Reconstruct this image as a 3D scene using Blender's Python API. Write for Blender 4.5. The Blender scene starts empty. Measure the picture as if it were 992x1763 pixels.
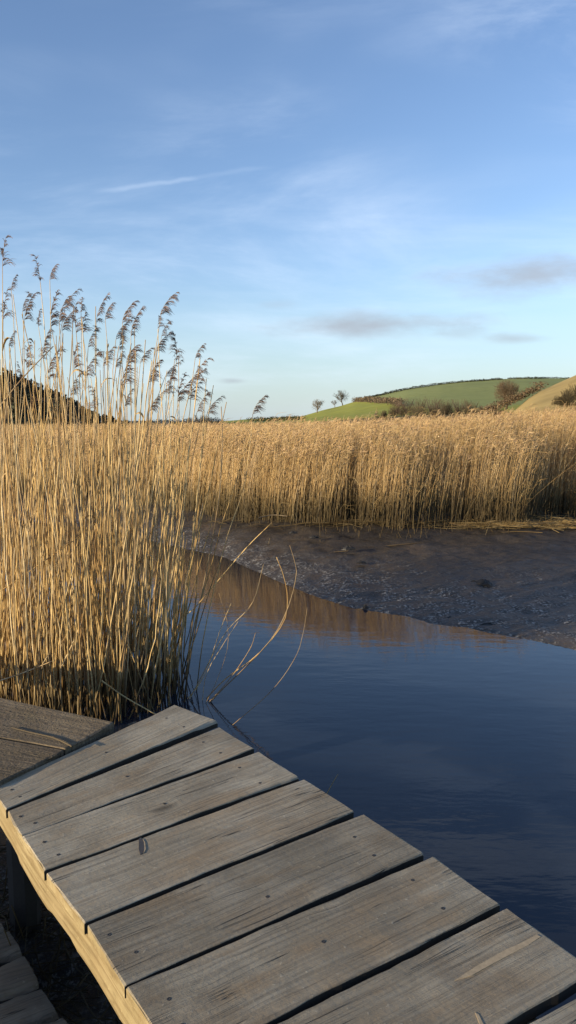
import bpy, math, random
import numpy as np
from mathutils import Vector, Matrix

random.seed(7)
rng = np.random.default_rng(11)
S = bpy.context.scene
COL = S.collection
R = math.radians

# ------------------------------------------------------------------ camera model
F, CX, CY, HZ = 1273.0, 496.0, 881.5, 724.0
TILT = math.atan((CY - HZ) / F)
CAMZ, DECK = 1.90, 0.60            # eye above water, boardwalk top above water
HD = CAMZ - DECK

def ray(u, v):
    x = (u - CX) / F; y = -(v - CY) / F
    return Vector((x, math.cos(TILT) + y * math.sin(TILT), -math.sin(TILT) + y * math.cos(TILT)))

def on_level(u, v, z=0.0):
    d = ray(u, v); s = (z - CAMZ) / d.z
    return Vector((d.x * s, d.y * s, z))

def at_range(u, v, Y):
    d = ray(u, v); s = Y / d.y
    return Vector((d.x * s, Y, CAMZ + d.z * s))

cam = bpy.data.cameras.new('camera'); camo = bpy.data.objects.new('camera', cam); COL.objects.link(camo)
camo.location = (0, 0, CAMZ); camo.rotation_euler = (math.pi / 2 - TILT, 0, 0)
cam.sensor_fit = 'VERTICAL'; cam.sensor_height = 24; cam.lens = 24 * F / 1763
cam.clip_start = 0.05; cam.clip_end = 8000
S.camera = camo

# ------------------------------------------------------------------ helpers
def _hash(ix, iy, seed):
    n = (ix.astype(np.int64) * 374761393 + iy.astype(np.int64) * 668265263 + seed * 974711) & 0x7fffffff
    n = ((n ^ (n >> 13)) * 1274126177) & 0x7fffffff
    return ((n ^ (n >> 16)) & 0xffff) / 65535.0

def vnoise(x, y, seed=0):
    x = np.asarray(x, float); y = np.asarray(y, float)
    ix = np.floor(x); iy = np.floor(y); fx = x - ix; fy = y - iy
    fx = fx * fx * (3 - 2 * fx); fy = fy * fy * (3 - 2 * fy)
    a = _hash(ix, iy, seed); b = _hash(ix + 1, iy, seed); c = _hash(ix, iy + 1, seed); d = _hash(ix + 1, iy + 1, seed)
    return (a * (1 - fx) + b * fx) * (1 - fy) + (c * (1 - fx) + d * fx) * fy

def fbm(x, y, seed=0, octs=4):
    s = 0; a = .5
    for k in range(octs):
        s = s + a * vnoise(np.asarray(x) * 2 ** k, np.asarray(y) * 2 ** k, seed + k); a *= .5
    return s

def tag(o, label=None, cat=None, group=None, kind=None):
    if label: o['label'] = label
    if cat: o['category'] = cat
    if group: o['group'] = group
    if kind: o['kind'] = kind
    return o

def empty(name, loc):
    o = bpy.data.objects.new(name, None); COL.objects.link(o); o.location = loc
    o.empty_display_size = .1
    return o

def np_mesh(name, verts, faces, mat, parent=None, tint=None, smooth=True, loc=None):
    """faces: list of (N,k) int arrays"""
    if not isinstance(faces, (list, tuple)): faces = [faces]
    verts = np.asarray(verts, np.float32)
    me = bpy.data.meshes.new(name)
    loops = np.concatenate([f.reshape(-1) for f in faces]).astype(np.int32)
    tot = np.concatenate([np.full(len(f), f.shape[1], np.int32) for f in faces])
    start = np.concatenate([[0], np.cumsum(tot)[:-1]]).astype(np.int32)
    me.vertices.add(len(verts)); me.vertices.foreach_set('co', verts.ravel())
    me.loops.add(len(loops)); me.loops.foreach_set('vertex_index', loops)
    me.polygons.add(len(tot)); me.polygons.foreach_set('loop_start', start); me.polygons.foreach_set('loop_total', tot)
    me.polygons.foreach_set('use_smooth', np.full(len(tot), smooth, bool))
    me.update(calc_edges=True); me.validate()
    if tint is not None:
        c = np.ones((len(verts), 4), np.float32); c[:, :3] = tint
        me.attributes.new('tint', 'FLOAT_COLOR', 'POINT').data.foreach_set('color', c.ravel())
    me.materials.append(mat)
    o = bpy.data.objects.new(name, me); COL.objects.link(o)
    if parent: o.parent = parent
    if loc is not None: o.location = loc
    return o

class Geo:
    """collects pieces of one mesh"""
    def __init__(s): s.v = []; s.f4 = []; s.f3 = []; s.t = []; s.n = 0
    def add(s, v, f, t=None):
        v = np.asarray(v, float).reshape(-1, 3)
        f = np.asarray(f)
        (s.f4 if f.shape[1] == 4 else s.f3).append(f + s.n)
        s.v.append(v); s.n += len(v)
        if t is None: t = (1, 1, 1)
        t = np.asarray(t, float)
        s.t.append(np.broadcast_to(t, (len(v), 3)) if t.ndim == 1 else t)
    def build(s, name, mat, parent=None, smooth=True, loc=None):
        fs = []
        if s.f4: fs.append(np.concatenate(s.f4))
        if s.f3: fs.append(np.concatenate(s.f3))
        return np_mesh(name, np.concatenate(s.v), fs, mat, parent, np.concatenate(s.t), smooth, loc)

def tubes(P, rad, sides=3):
    """P (N,K,3) paths, rad (N,K) -> verts, quads"""
    P = np.asarray(P, float); rad = np.asarray(rad, float); N, K, _ = P.shape
    T = np.gradient(P, axis=1); T /= np.linalg.norm(T, axis=2, keepdims=True) + 1e-9
    ref = np.where(np.abs(T[..., :1]) < .8, np.array([1., 0, 0]), np.array([0, 1., 0]))
    U = np.cross(T, ref); U /= np.linalg.norm(U, axis=2, keepdims=True) + 1e-9
    W = np.cross(T, U)
    a = np.arange(sides) / sides * 2 * np.pi
    ring = U[:, :, None] * np.cos(a)[None, None, :, None] + W[:, :, None] * np.sin(a)[None, None, :, None]
    V = P[:, :, None] + ring * rad[:, :, None, None]
    idx = np.arange(N * K * sides).reshape(N, K, sides)
    q = np.stack([idx[:, :-1], np.roll(idx[:, :-1], -1, 2), np.roll(idx[:, 1:], -1, 2), idx[:, 1:]], -1).reshape(-1, 4)
    return V.reshape(-1, 3), q

def add_tubes(g, P, rad, sides=3, tint=None):
    v, q = tubes(P, rad, sides)
    if tint is not None:
        tint = np.asarray(tint, float)
        if tint.ndim == 2: tint = np.repeat(tint, P.shape[1] * sides, 0)       # (N,3)
        elif tint.ndim == 3: tint = np.repeat(tint.reshape(-1, 3), sides, 0)     # (N,K,3)
    g.add(v, q, tint)

def spline(pts, n):
    """smooth resample of a polyline (Catmull-Rom)"""
    p = np.array([list(q) for q in pts], float)
    p = np.vstack([2 * p[0] - p[1], p, 2 * p[-1] - p[-2]])
    out = []
    for t in np.linspace(0, len(p) - 3 - 1e-6, n):
        i = int(t); f = t - i
        a, b, c, d = p[i], p[i + 1], p[i + 2], p[i + 3]
        out.append(.5 * (2 * b + (c - a) * f + (2 * a - 5 * b + 4 * c - d) * f * f + (3 * b - a - 3 * c + d) * f ** 3))
    return np.array(out)

def leaf_cloud(g, cen, n, rad, size, tint, r=rng, squash=1.0):
    """n small random quads around cen (within an ellipsoid rad)"""
    d = r.normal(size=(n, 3)); d /= np.linalg.norm(d, axis=1, keepdims=True)
    p = np.asarray(cen) + d * np.asarray(rad) * (r.random((n, 1)) ** .45)
    a = r.normal(size=(n, 3)); a /= np.linalg.norm(a, axis=1, keepdims=True)
    b = np.cross(a, r.normal(size=(n, 3))); b /= np.linalg.norm(b, axis=1, keepdims=True)
    s = size * (.5 + r.random((n, 1)))
    V = np.stack([p - a * s - b * s * .4 * squash, p + a * s - b * s * .3 * squash, p + a * s * .8 + b * s * .5 * squash, p - a * s * .7 + b * s * .4 * squash], 1).reshape(-1, 3)
    t = np.asarray(tint) * (.7 + .6 * r.random((n, 1)))
    g.add(V, np.arange(n * 4).reshape(n, 4), np.repeat(t, 4, 0))

# ------------------------------------------------------------------ materials
def new_mat(name):
    m = bpy.data.materials.new(name); m.use_nodes = True
    nt = m.node_tree; nt.nodes.clear()
    out = nt.nodes.new('ShaderNodeOutputMaterial'); b = nt.nodes.new('ShaderNodeBsdfPrincipled')
    nt.links.new(b.outputs[0], out.inputs[0])
    return m, nt, b

class N:
    def __init__(s, nt): s.nt = nt
    def node(s, t, **kw):
        n = s.nt.nodes.new(t)
        for k, v in kw.items(): setattr(n, k, v)
        return n
    def set(s, sock, v):
        if isinstance(v, bpy.types.NodeSocket): s.nt.links.new(v, sock)
        else: sock.default_value = v
    def math(s, op, a, b=0.0, c=None, clamp=False):
        n = s.node('ShaderNodeMath', operation=op, use_clamp=clamp); s.set(n.inputs[0], a); s.set(n.inputs[1], b)
        if c is not None: s.set(n.inputs[2], c)
        return n.outputs[0]
    def mix(s, f, a, b, mode='MIX'):
        n = s.node('ShaderNodeMix', data_type='RGBA', blend_type=mode)
        s.set(n.inputs['Factor'], f)
        for k, v in ((6, a), (7, b)):
            s.set(n.inputs[k], v if isinstance(v, bpy.types.NodeSocket) else (*v, 1) if len(v) == 3 else v)
        return n.outputs[2]
    def noise(s, vec, scale, detail=4, rough=.55, dist=0.0):
        n = s.node('ShaderNodeTexNoise'); s.set(n.inputs['Vector'], vec)
        n.inputs['Scale'].default_value = scale; n.inputs['Detail'].default_value = detail
        n.inputs['Roughness'].default_value = rough; n.inputs['Distortion'].default_value = dist
        return n.outputs['Fac']
    def ramp(s, f, lo, hi):
        n = s.node('ShaderNodeMapRange', interpolation_type='SMOOTHSTEP'); s.set(n.inputs[0], f)
        n.inputs[1].default_value = lo; n.inputs[2].default_value = hi
        return n.outputs[0]
    def mapping(s, vec, scale=(1, 1, 1), loc=(0, 0, 0), rot=(0, 0, 0)):
        n = s.node('ShaderNodeMapping'); s.set(n.inputs[0], vec); s.set(n.inputs[1], loc); n.inputs[2].default_value = rot; s.set(n.inputs[3], scale)
        return n.outputs[0]
    def bump(s, h, strength, dist, normal=None):
        n = s.node('ShaderNodeBump'); n.inputs['Strength'].default_value = strength; n.inputs['Distance'].default_value = dist
        s.set(n.inputs['Height'], h)
        if normal is not None: s.set(n.inputs['Normal'], normal)
        return n.outputs[0]

def tint_mat(name, rough=.6, spec=.25, var=.35, scale=40.0, trans=0.0):
    m, nt, b = new_mat(name); n = N(nt)
    at = n.node('ShaderNodeAttribute', attribute_name='tint').outputs['Color']
    tc = n.node('ShaderNodeTexCoord').outputs['Object']
    f = n.noise(tc, scale, 3)
    k = n.math('MULTIPLY_ADD', f, 2 * var, 1 - var)
    vm = n.node('ShaderNodeVectorMath', operation='SCALE'); nt.links.new(at, vm.inputs[0]); nt.links.new(k, vm.inputs['Scale'])
    nt.links.new(vm.outputs[0], b.inputs['Base Color'])
    b.inputs['Roughness'].default_value = rough; b.inputs['Specular IOR Level'].default_value = spec
    return m

M_REED = tint_mat('dry_reed', .55, .3, .35, 60)
M_BED = tint_mat('reed_straw', .65, .2, .3, 8)
M_PLUME = tint_mat('seed_plume', .8, .1, .3, 30)
M_TWIG = tint_mat('bare_twigs', .85, .1, .3, 3)
M_LEAF = tint_mat('foliage', .75, .15, .35, .6)
M_BARK = tint_mat('bark', .85, .1, .35, 5)

def wood_mat(name, c1, c2, dark, patch, rough=.75, bump=.5, fresh=False, moss=None):
    m, nt, b = new_mat(name); n = N(nt)
    tc = n.node('ShaderNodeTexCoord').outputs['Object']
    rnd = n.node('ShaderNodeObjectInfo').outputs['Random']
    off = n.node('ShaderNodeCombineXYZ'); 
    nt.links.new(n.math('MULTIPLY', rnd, 37.0), off.inputs[0]); nt.links.new(n.math('MULTIPLY', rnd, 91.0), off.inputs[1])
    add = n.node('ShaderNodeVectorMath', operation='ADD'); nt.links.new(tc, add.inputs[0]); nt.links.new(off.outputs[0], add.inputs[1])
    p = add.outputs[0]
    # knots bend the grain around them
    vk = n.node('ShaderNodeTexVoronoi'); nt.links.new(n.mapping(p, (2.3, 5.2, 1)), vk.inputs['Vector']); vk.inputs['Scale'].default_value = 1.0
    kd = vk.outputs['Distance']
    knot = n.ramp(kd, .16, .03)
    warp = n.noise(n.mapping(p, (1.6, 5, 1)), 1.0, 3)
    wv = n.node('ShaderNodeCombineXYZ'); nt.links.new(n.math('MULTIPLY_ADD', warp, .035, n.math('MULTIPLY', n.ramp(kd, .30, .0), .02)), wv.inputs[1])
    pw = n.node('ShaderNodeVectorMath', operation='ADD'); nt.links.new(p, pw.inputs[0]); nt.links.new(wv.outputs[0], pw.inputs[1])
    pw = pw.outputs[0]
    rings = n.noise(n.mapping(pw, (1.3, 85, 8) if not fresh else (1.6, 10, 75)), 1.0, 3, .6)
    fine = n.noise(n.mapping(pw, (6, 260, 60)), 1.0, 4, .75)
    big = n.noise(p, 3.2, 5, .6)
    mid = n.noise(n.mapping(p, (4, 13, 4)), 1.0, 4, .6)
    speck = n.noise(p, 55, 4, .65)
    col = n.mix(n.ramp(big, .38, .62), c1, c2)
    col = n.mix(n.math('MULTIPLY', n.ramp(n.noise(n.mapping(p, (1.5, 4.5, 2), loc=(7, 3, 0)), 1.0, 4, .65), .47, .66), .6 if not fresh else .3), col, patch)
    hv = n.math('MULTIPLY_ADD', rnd, .34 if not fresh else 0.0, .84 if not fresh else 1.0)
    col = n.mix(n.math('MULTIPLY', n.ramp(rings, .42, .66), .42 if not fresh else .7), col, dark)
    col = n.mix(n.math('MULTIPLY', n.ramp(fine, .48, .75), .5), col, tuple(x * .45 for x in dark))
    col = n.mix(n.math('MULTIPLY', n.ramp(mid, .5, .72), .6), col, patch)
    col = n.mix(n.math('MULTIPLY', n.ramp(speck, .62, .74), .45), col, tuple(min(1, x * 1.7) for x in c2))
    crack = n.noise(n.mapping(pw, (.9, 60, 3)), 1.0, 1, .4)
    cr = n.math('SUBTRACT', 1.0, n.ramp(n.math('ABSOLUTE', n.math('SUBTRACT', crack, .60)), .0, .010))
    cr = n.math('MULTIPLY', cr, n.ramp(n.noise(p, 2.6, 2), .44, .56))
    if not fresh:
        col = n.mix(n.math('MULTIPLY', cr, .8), col, (.018, .014, .011))
    kr = n.math('MULTIPLY', knot, .75)
    kv = n.math('MULTIPLY', kr, n.ramp(n.noise(n.mapping(p, (2.3, 5.2, 1)), .35, 1), .44, .50))
    col = n.mix(kv, col, tuple(x * .35 for x in dark))
    if moss:
        col = n.mix(n.math('MULTIPLY', n.ramp(n.noise(p, 7, 5, .7), .55, .72), .55), col, moss)
    dirt = n.ramp(n.noise(p, 1.7, 6, .7, .4), .50, .68)
    col = n.mix(n.math('MULTIPLY', dirt, .5 if not fresh else .15), col, tuple(x * .62 for x in patch))
    vm = n.node('ShaderNodeVectorMath', operation='SCALE'); nt.links.new(col, vm.inputs[0]); nt.links.new(hv, vm.inputs['Scale']); col = vm.outputs[0]
    nt.links.new(col, b.inputs['Base Color'])
    b.inputs['Roughness'].default_value = rough; b.inputs['Specular IOR Level'].default_value = .25
    h = n.math('ADD', n.math('MULTIPLY', fine, .5), n.math('MULTIPLY', rings, .9))
    h = n.math('ADD', h, n.math('MULTIPLY', speck, 1.6 if moss else .4))
    h = n.math('SUBTRACT', h, n.math('MULTIPLY', cr, 1.2))
    nt.links.new(n.bump(h, bump, .008 if moss else .004), b.inputs['Normal'])
    return m

M_DECK = wood_mat('weathered_plank', (.250, .212, .152), (.350, .305, .228), (.125, .10, .07), (.265, .19, .112), .7, .9)
M_OLD = wood_mat('old_rough_plank', (.13, .10, .068), (.21, .165, .11), (.05, .037, .025), (.16, .12, .07), .8, 1.0, moss=(.11, .095, .05))
M_ROT = wood_mat('dark_sleeper', (.15, .12, .085), (.23, .19, .135), (.055, .04, .028), (.16, .115, .07), .8, 1.0)
M_PINE = wood_mat('fresh_pine', (.27, .212, .112), (.33, .262, .145), (.155, .108, .05), (.22, .155, .075), .6, .3, fresh=True)

def plain(name, c, rough=.6, metal=0.0):
    m, nt, b = new_mat(name); n = N(nt)
    tc = n.node('ShaderNodeTexCoord').outputs['Object']
    col = n.mix(n.noise(tc, 90, 4), tuple(x * .6 for x in c), tuple(min(1, x * 1.4) for x in c))
    nt.links.new(col, b.inputs['Base Color']); b.inputs['Roughness'].default_value = rough; b.inputs['Metallic'].default_value = metal
    return m
M_SCREW = plain('screw_steel', (.035, .03, .026), .6, .1)
M_SPLIT = plain('split_wood', (.36, .275, .17), .7)
M_GAP_SHADE = plain('gap_shaded_grimy_side', (.035, .028, .02), .9)  # near black: shade inside the gaps painted in, along with grime
M_POST = plain('mud_stained_post', (.028, .021, .015), .8)
M_KNOT = plain('dark_knot', (.05, .045, .042), .5)
M_CLOD = plain('wet_clod', (.012, .010, .008), .6)

# ------------------------------------------------------------------ ground, mud and water
shore_px = [(-900, 872), (-300, 880), (0, 890), (150, 908), (250, 927), (340, 948), (380, 956), (420, 973), (450, 985), (530, 1020), (590, 1042), (640, 1050), (700, 1058), (740, 1070), (800, 1077), (860, 1090), (900, 1097), (992, 1116), (1150, 1150), (1400, 1200)]
reed_px = [(-900, 838), (-300, 842), (0, 848), (60, 852), (200, 862), (300, 880), (380, 893), (450, 902), (560, 912), (700, 914), (800, 907), (880, 905), (940, 897), (992, 893), (1200, 890), (1600, 885)]
sh = np.array([on_level(u, v, 0)[:2] for u, v in shore_px]); sh = sh[np.argsort(sh[:, 0])]
rd = np.array([on_level(u, v, .25)[:2] for u, v in reed_px]); rd = rd[np.argsort(rd[:, 0])]
nb = np.array([(-40, 8), (-6, 5.0), (-2.2, 4.1), (-.95, 3.15), (-.5, 2.7), (0, 1.9), (.4, 1.2), (.8, .3), (2, -3), (6, -12), (40, -60)])
y_shore = lambda x: np.interp(x, sh[:, 0], sh[:, 1])
y_reed = lambda x: np.interp(x, rd[:, 0], rd[:, 1])
y_near = lambda x: np.interp(x, nb[:, 0], nb[:, 1])

def ground_z(x, y):
    x = np.asarray(x, float); y = np.asarray(y, float)
    ys, yr = y_shore(x), y_reed(x)
    s = (y - ys)
    ragged = (fbm(x * 1.6, y * 1.6, 3) - .47) * .07 + (fbm(x * 6, y * 6, 13, 3) - .44) * .03
    t = np.clip(s / np.maximum(yr - ys, .5), 0, 1.6)
    bank = .015 + .24 * t ** 1.1
    rough = (fbm(x * 3, y * 3, 23, 4) - .47) * .09 + (fbm(x * 8, y * 8, 33, 3) - .44) * .055 + ragged * .35
    z_far = np.where(s > 0, bank + rough * np.clip(s * 2 + .35, 0, 1), np.maximum(-.5, s * .22) + ragged * np.clip(1 + s * .5, 0, 1) * .5 + .015)
    d = (y_near(x) - y)
    z_near = np.where(d > 0, np.minimum(.10, d * .25) + rough * .8, np.maximum(-.5, d * .35))
    bl = np.clip((-1.75 - x) / .8, 0, 1); bl = bl * bl * (3 - 2 * bl); bk = np.clip((1.9 - .25 * (x + 2.5) - y) / .5, 0, 1); bk = bk * bk * (3 - 2 * bk)
    z_near = np.where(bl * bk > .002, np.maximum(z_near, bl * bk * (.84 + rough * .8)), z_near)            # unseen raised bank, added to shade the ground below the edge beam
    z = np.maximum(z_far, z_near)
    far = np.clip((np.hypot(x, y - 10) - 35) / 60, 0, 1)
    return np.where(y > ys, z * (1 - far) + .30 * far, z * (1 - far * .0))

def axis(lo, hi, step, far, grow=1.22):
    a = list(np.arange(lo, hi, step)); s = step; v = a[-1]
    while v < far: s *= grow; v += s; a.append(v)
    s = step; v = lo; b = []
    while v > -far: s *= grow; v -= s; b.append(v)
    return np.array(b[::-1] + a)
gx = axis(-7, 8, .06, 4000); gy = axis(-1, 14, .055, 4000)
GX, GY = np.meshgrid(gx, gy)
GZ = ground_z(GX, GY)
nx, ny = len(gx), len(gy)
idx = np.arange(nx * ny).reshape(ny, nx)
gq = np.stack([idx[:-1, :-1], idx[:-1, 1:], idx[1:, 1:], idx[1:, :-1]], -1).reshape(-1, 4)
m, nt, b = new_mat('estuary_mud'); n = N(nt)
geo = n.node('ShaderNodeNewGeometry').outputs['Position']
sep = n.node('ShaderNodeSeparateXYZ'); nt.links.new(geo, sep.inputs[0])
big = n.noise(geo, .9, 4); mid = n.noise(geo, 5, 5, .65); fin = n.noise(geo, 34, 5, .7)
col = n.mix(n.ramp(big, .35, .65), (.030, .025, .020), (.048, .039, .031))
col = n.mix(n.math('MULTIPLY', n.ramp(mid, .46, .66), .7), col, (.022, .017, .014))
# dried pale silt flecks close to the tide line
flk = n.math('MULTIPLY', n.ramp(fin, .50, .60), n.ramp(mid, .42, .56))
low = n.ramp(sep.outputs[2], .19, .03)
col = n.mix(n.math('MULTIPLY', n.math('MULTIPLY', flk, low), .8), col, (.36, .34, .31))
col = n.mix(n.math('MULTIPLY', n.ramp(n.noise(geo, 2.3, 3), .55, .7), .5), col, (.085, .058, .036))
dist = n.node('ShaderNodeVectorMath', operation='LENGTH'); nt.links.new(geo, dist.inputs[0])
col = n.mix(n.ramp(dist.outputs['Value'], 60, 140), col, n.mix(n.noise(geo, .02, 3), (.05, .075, .02), (.09, .08, .035)))
nt.links.new(col, b.inputs['Base Color'])
nt.links.new(n.math('MULTIPLY_ADD', n.ramp(mid, .35, .6), .28, .30), b.inputs['Roughness'])
b.inputs['Specular IOR Level'].default_value = .34
nt.links.new(n.bump(n.math('ADD', n.math('MULTIPLY', mid, 1.8), n.math('MULTIPLY', fin, .6)), .5, .035), b.inputs['Normal'])
ground = np_mesh('mud_ground', np.stack([GX, GY, GZ], -1).reshape(-1, 3), gq, m)
tag(ground, 'dark wet estuary mud bank sloping down to the creek', 'mud', kind='structure')

m, nt, b = new_mat('creek_water'); n = N(nt)
geo = n.node('ShaderNodeNewGeometry').outputs['Position']
rip = n.noise(n.mapping(geo, (3.0, 9.0, 1), rot=(0, 0, .25)), 1.0, 3, .5)
rip2 = n.noise(n.mapping(geo, (14, 34, 1), rot=(0, 0, -.2)), 1.0, 2, .5)
patch = n.noise(n.mapping(geo, (.8, 1.6, 1)), 1.0, 4, .6, 1.0)
col = n.mix(n.ramp(patch, .45, .7), (.012, .017, .029), (.014, .020, .033))
nt.links.new(col, b.inputs['Base Color'])
b.inputs['IOR'].default_value = 1.36
nt.links.new(n.math('MULTIPLY_ADD', n.ramp(patch, .5, .75), .02, .035), b.inputs['Roughness'])
hh = n.math('ADD', rip, n.math('MULTIPLY', n.math('MULTIPLY', rip2, n.ramp(patch, .4, .65)), .35))
nt.links.new(n.bump(hh, .03, .05), b.inputs['Normal'])
wv = np.array([(-300, -120, 0), (120, -120, 0), (120, 30, 0), (-300, 30, 0)], float)
water = np_mesh('creek_water', wv, np.array([[0, 1, 2, 3]]), m)
tag(water, 'still dark blue tidal creek reflecting sky and reeds', 'water', kind='structure')

# ------------------------------------------------------------------ far reed bed (one mass)
STRAW = np.array([(.47, .32, .13), (.54, .39, .18), (.40, .26, .10), (.33, .21, .085), (.50, .38, .21), (.28, .20, .11)])
def straw(n_, r=rng, w=(.3, .25, .2, .1, .1, .05)):
    return STRAW[r.choice(len(STRAW), n_, p=w)] * (.8 + .4 * r.random((n_, 1)))

hollows = []
for u, v, rx, ry in ((728, 893, .62, 1.5), (905, 884, .55, 1.6), (215, 850, .5, 1.2), (590, 900, .25, .5)):
    p = on_level(u, v, .25); hollows.append((p.x, float(y_reed(p.x)) + ry * .35, rx, ry))

def bed_positions(cnt, d0, d1, half):
    d = d0 + (d1 - d0) * rng.random(cnt)
    yy = 12 + d
    lim = half * (yy + 2)
    x = (rng.random(cnt) * 2 - 1) * lim
    y = y_reed(x) + d + (fbm(x * 1.1, d * 0 + 5, 71) - .47) * .75
    return x, y
g = Geo()
plume_tint = np.array([(.42, .28, .14), (.47, .33, .17), (.36, .24, .14)])
for cnt, d0, d1, half in ((19000, 0, 1.6, .72), (19000, 1.6, 6, .62), (12000, 6, 20, .52), (12000, 20, 75, .48)):
    x, y = bed_positions(cnt, d0, d1, half)
    keep = np.ones(cnt, bool)
    for hx, hy, rx, ry in hollows:
        keep &= ((x - hx) / rx) ** 2 + ((y - hy) / ry) ** 2 > np.where(rng.random(cnt) < .30, -1, 1 + .5 * (rng.random(cnt) - .5))
    x, y = x[keep], y[keep]; c = len(x)
    dd = y - y_reed(x)
    front = np.clip(dd / .8, 0, 1)
    hgt = np.interp(x / y, [-.45, -.30, -.10, .02, .2, .4], [1.16, 1.16, 1.24, 1.32, 1.48, 1.70])
    hgt = hgt * (.80 + .20 * front) + (fbm(x * .9, y * .9, 5) - .47) * .24 + rng.normal(size=c) * .085
    hgt = hgt * np.where(rng.random(c) < .35, .35 + .5 * rng.random(c), 1)
    z0 = ground_z(x, y) - .03
    K = 5; s = np.linspace(0, 1, K)
    lean = rng.normal(size=(c, 2)) * .055 + np.array([.05, .0])
    lean *= np.where(rng.random((c, 1)) < .06, 4, 1)
    bend = rng.normal(size=(c, 2)) * .05 + np.array([.05, 0])
    P = np.zeros((c, K, 3))
    P[..., 0] = x[:, None] + hgt[:, None] * (lean[:, :1] * s + bend[:, :1] * s ** 3)
    P[..., 1] = y[:, None] + hgt[:, None] * (lean[:, 1:] * s + bend[:, 1:] * s ** 3)
    P[..., 2] = z0[:, None] + hgt[:, None] * s
    rad = (.0030 + .0016 * rng.random((c, 1))) * (1 - .55 * s) * (1 + np.clip(dd / 25, 0, 1.5))[:, None]
    base = straw(c) * np.array([1.04, 1.03, 1.12])
    st = np.clip((P[..., 2] - .16 - .65 * fbm(x * 1.3, y * 1.3, 9)[:, None]) / .45, 0, 1)  # dark stem feet: tidal mud stain, deepened with painted shade among the reeds
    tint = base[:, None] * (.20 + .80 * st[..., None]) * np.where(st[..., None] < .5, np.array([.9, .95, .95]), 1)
    if d0 < 6:
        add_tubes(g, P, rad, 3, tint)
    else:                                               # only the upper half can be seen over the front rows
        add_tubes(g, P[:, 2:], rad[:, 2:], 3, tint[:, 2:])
    # plumes: three drooping tufts
    tall = np.where((hgt > 1.05) & (rng.random(c) < .38))[0]
    top = P[tall, -1]; nn = len(tall)
    for k in range(3):
        L = .06 + .06 * rng.random((nn, 1)); az = rng.normal(size=(nn, 1)) * .7 + .15
        up = 1.1 + .8 * rng.random((nn, 1)) if k < 2 else .5
        q = np.zeros((nn, 3, 3)); q[:, 0] = top + np.array([0, 0, -.03 * k])
        dirv = np.concatenate([np.cos(az), np.sin(az), up * np.ones_like(az)], 1); dirv /= np.linalg.norm(dirv, axis=1, keepdims=True)
        q[:, 1] = q[:, 0] + dirv * L * .55
        q[:, 2] = q[:, 1] + (dirv + np.array([.35, 0, -.45])) * L * .5
        rr = np.stack([np.full(nn, .003), (.0034 + .0022 * rng.random(nn)), np.full(nn, .0015)], 1) * (1 + np.clip(dd[tall] / 30, 0, 1))[:, None]
        add_tubes(g, q, rr, 3, plume_tint[rng.integers(0, 3, nn)] * (.8 + .6 * rng.random((nn, 1))))
    # withered leaves on the nearer rows
    if d0 < 6:
        w = rng.random(c) < (.5 if d0 < 1 else .25); i = np.where(w)[0]; nn = len(i)
        k = rng.integers(1, K, nn); p0 = P[i, k]
        az = rng.random(nn) * 6.28; L = .12 + .22 * rng.random(nn)
        dv = np.stack([np.cos(az), np.sin(az), .6 + .9 * rng.random(nn)], 1)
        q = np.stack([p0, p0 + dv * L[:, None] * .5, p0 + dv * L[:, None] * .75 + np.stack([np.cos(az) * L * .4, np.sin(az) * L * .4, -L * .25], 1)], 1)
        stl = np.clip((p0[:, 2] - .3) / .4, .3, 1)[:, None]
        add_tubes(g, q, np.stack([np.full(nn, .002), np.full(nn, .003), np.full(nn, .0008)], 1), 3, straw(nn) * .85 * stl)
bed = g.build('reed_bed', M_BED)
tag(bed, 'broad bed of golden reeds across the creek, behind the mud bank', 'reeds', kind='stuff')

# flattened reeds washed up along the foot of the bed, and some broken stalks
g = Geo()
def litter(g, cen, cnt, sx, sy, L0, L1, ang, spread, z_up, tintk=1.0, r0=.004):
    x = cen[0] + rng.normal(size=cnt) * sx; y = cen[1] + rng.normal(size=cnt) * sy
    a = ang + rng.normal(size=cnt) * spread; L = L0 + (L1 - L0) * rng.random(cnt)
    s = np.linspace(-.5, .5, 4); curve = rng.normal(size=cnt) * .12
    X = x[:, None] + np.cos(a)[:, None] * L[:, None] * s - np.sin(a)[:, None] * curve[:, None] * L[:, None] * (s ** 2) * 2
    Y = y[:, None] + np.sin(a)[:, None] * L[:, None] * s + np.cos(a)[:, None] * curve[:, None] * L[:, None] * (s ** 2) * 2
    Z = np.maximum(ground_z(X, Y), 0) + .012 + z_up * rng.random((cnt, 1)) * (1 + s * rng.normal(size=(cnt, 1)))
    add_tubes(g, np.stack([X, Y, Z], -1), np.full((cnt, 4), r0) * (.7 + .6 * rng.random((cnt, 1))), 4, straw(cnt) * tintk)
for u, v, c, sx, sy, a, k in ((780, 908, 70, .5, .12, .1, .3), (870, 911, 130, .45, .13, .12, .4), (960, 909, 200, .6, .16, .2, .48), (1080, 908, 150, .8, .2, .2, .5), (905, 898, 60, .35, .25, -.4, .42), (560, 912, 30, .9, .08, .1, .15), (660, 912, 40, .6, .1, .1, .2), (420, 901, 18, .6, .1, -.3, .18)):
    litter(g, on_level(u, v, .22), c, sx, sy, .25, .8, a, .35, .06, k, .0032)
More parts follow.
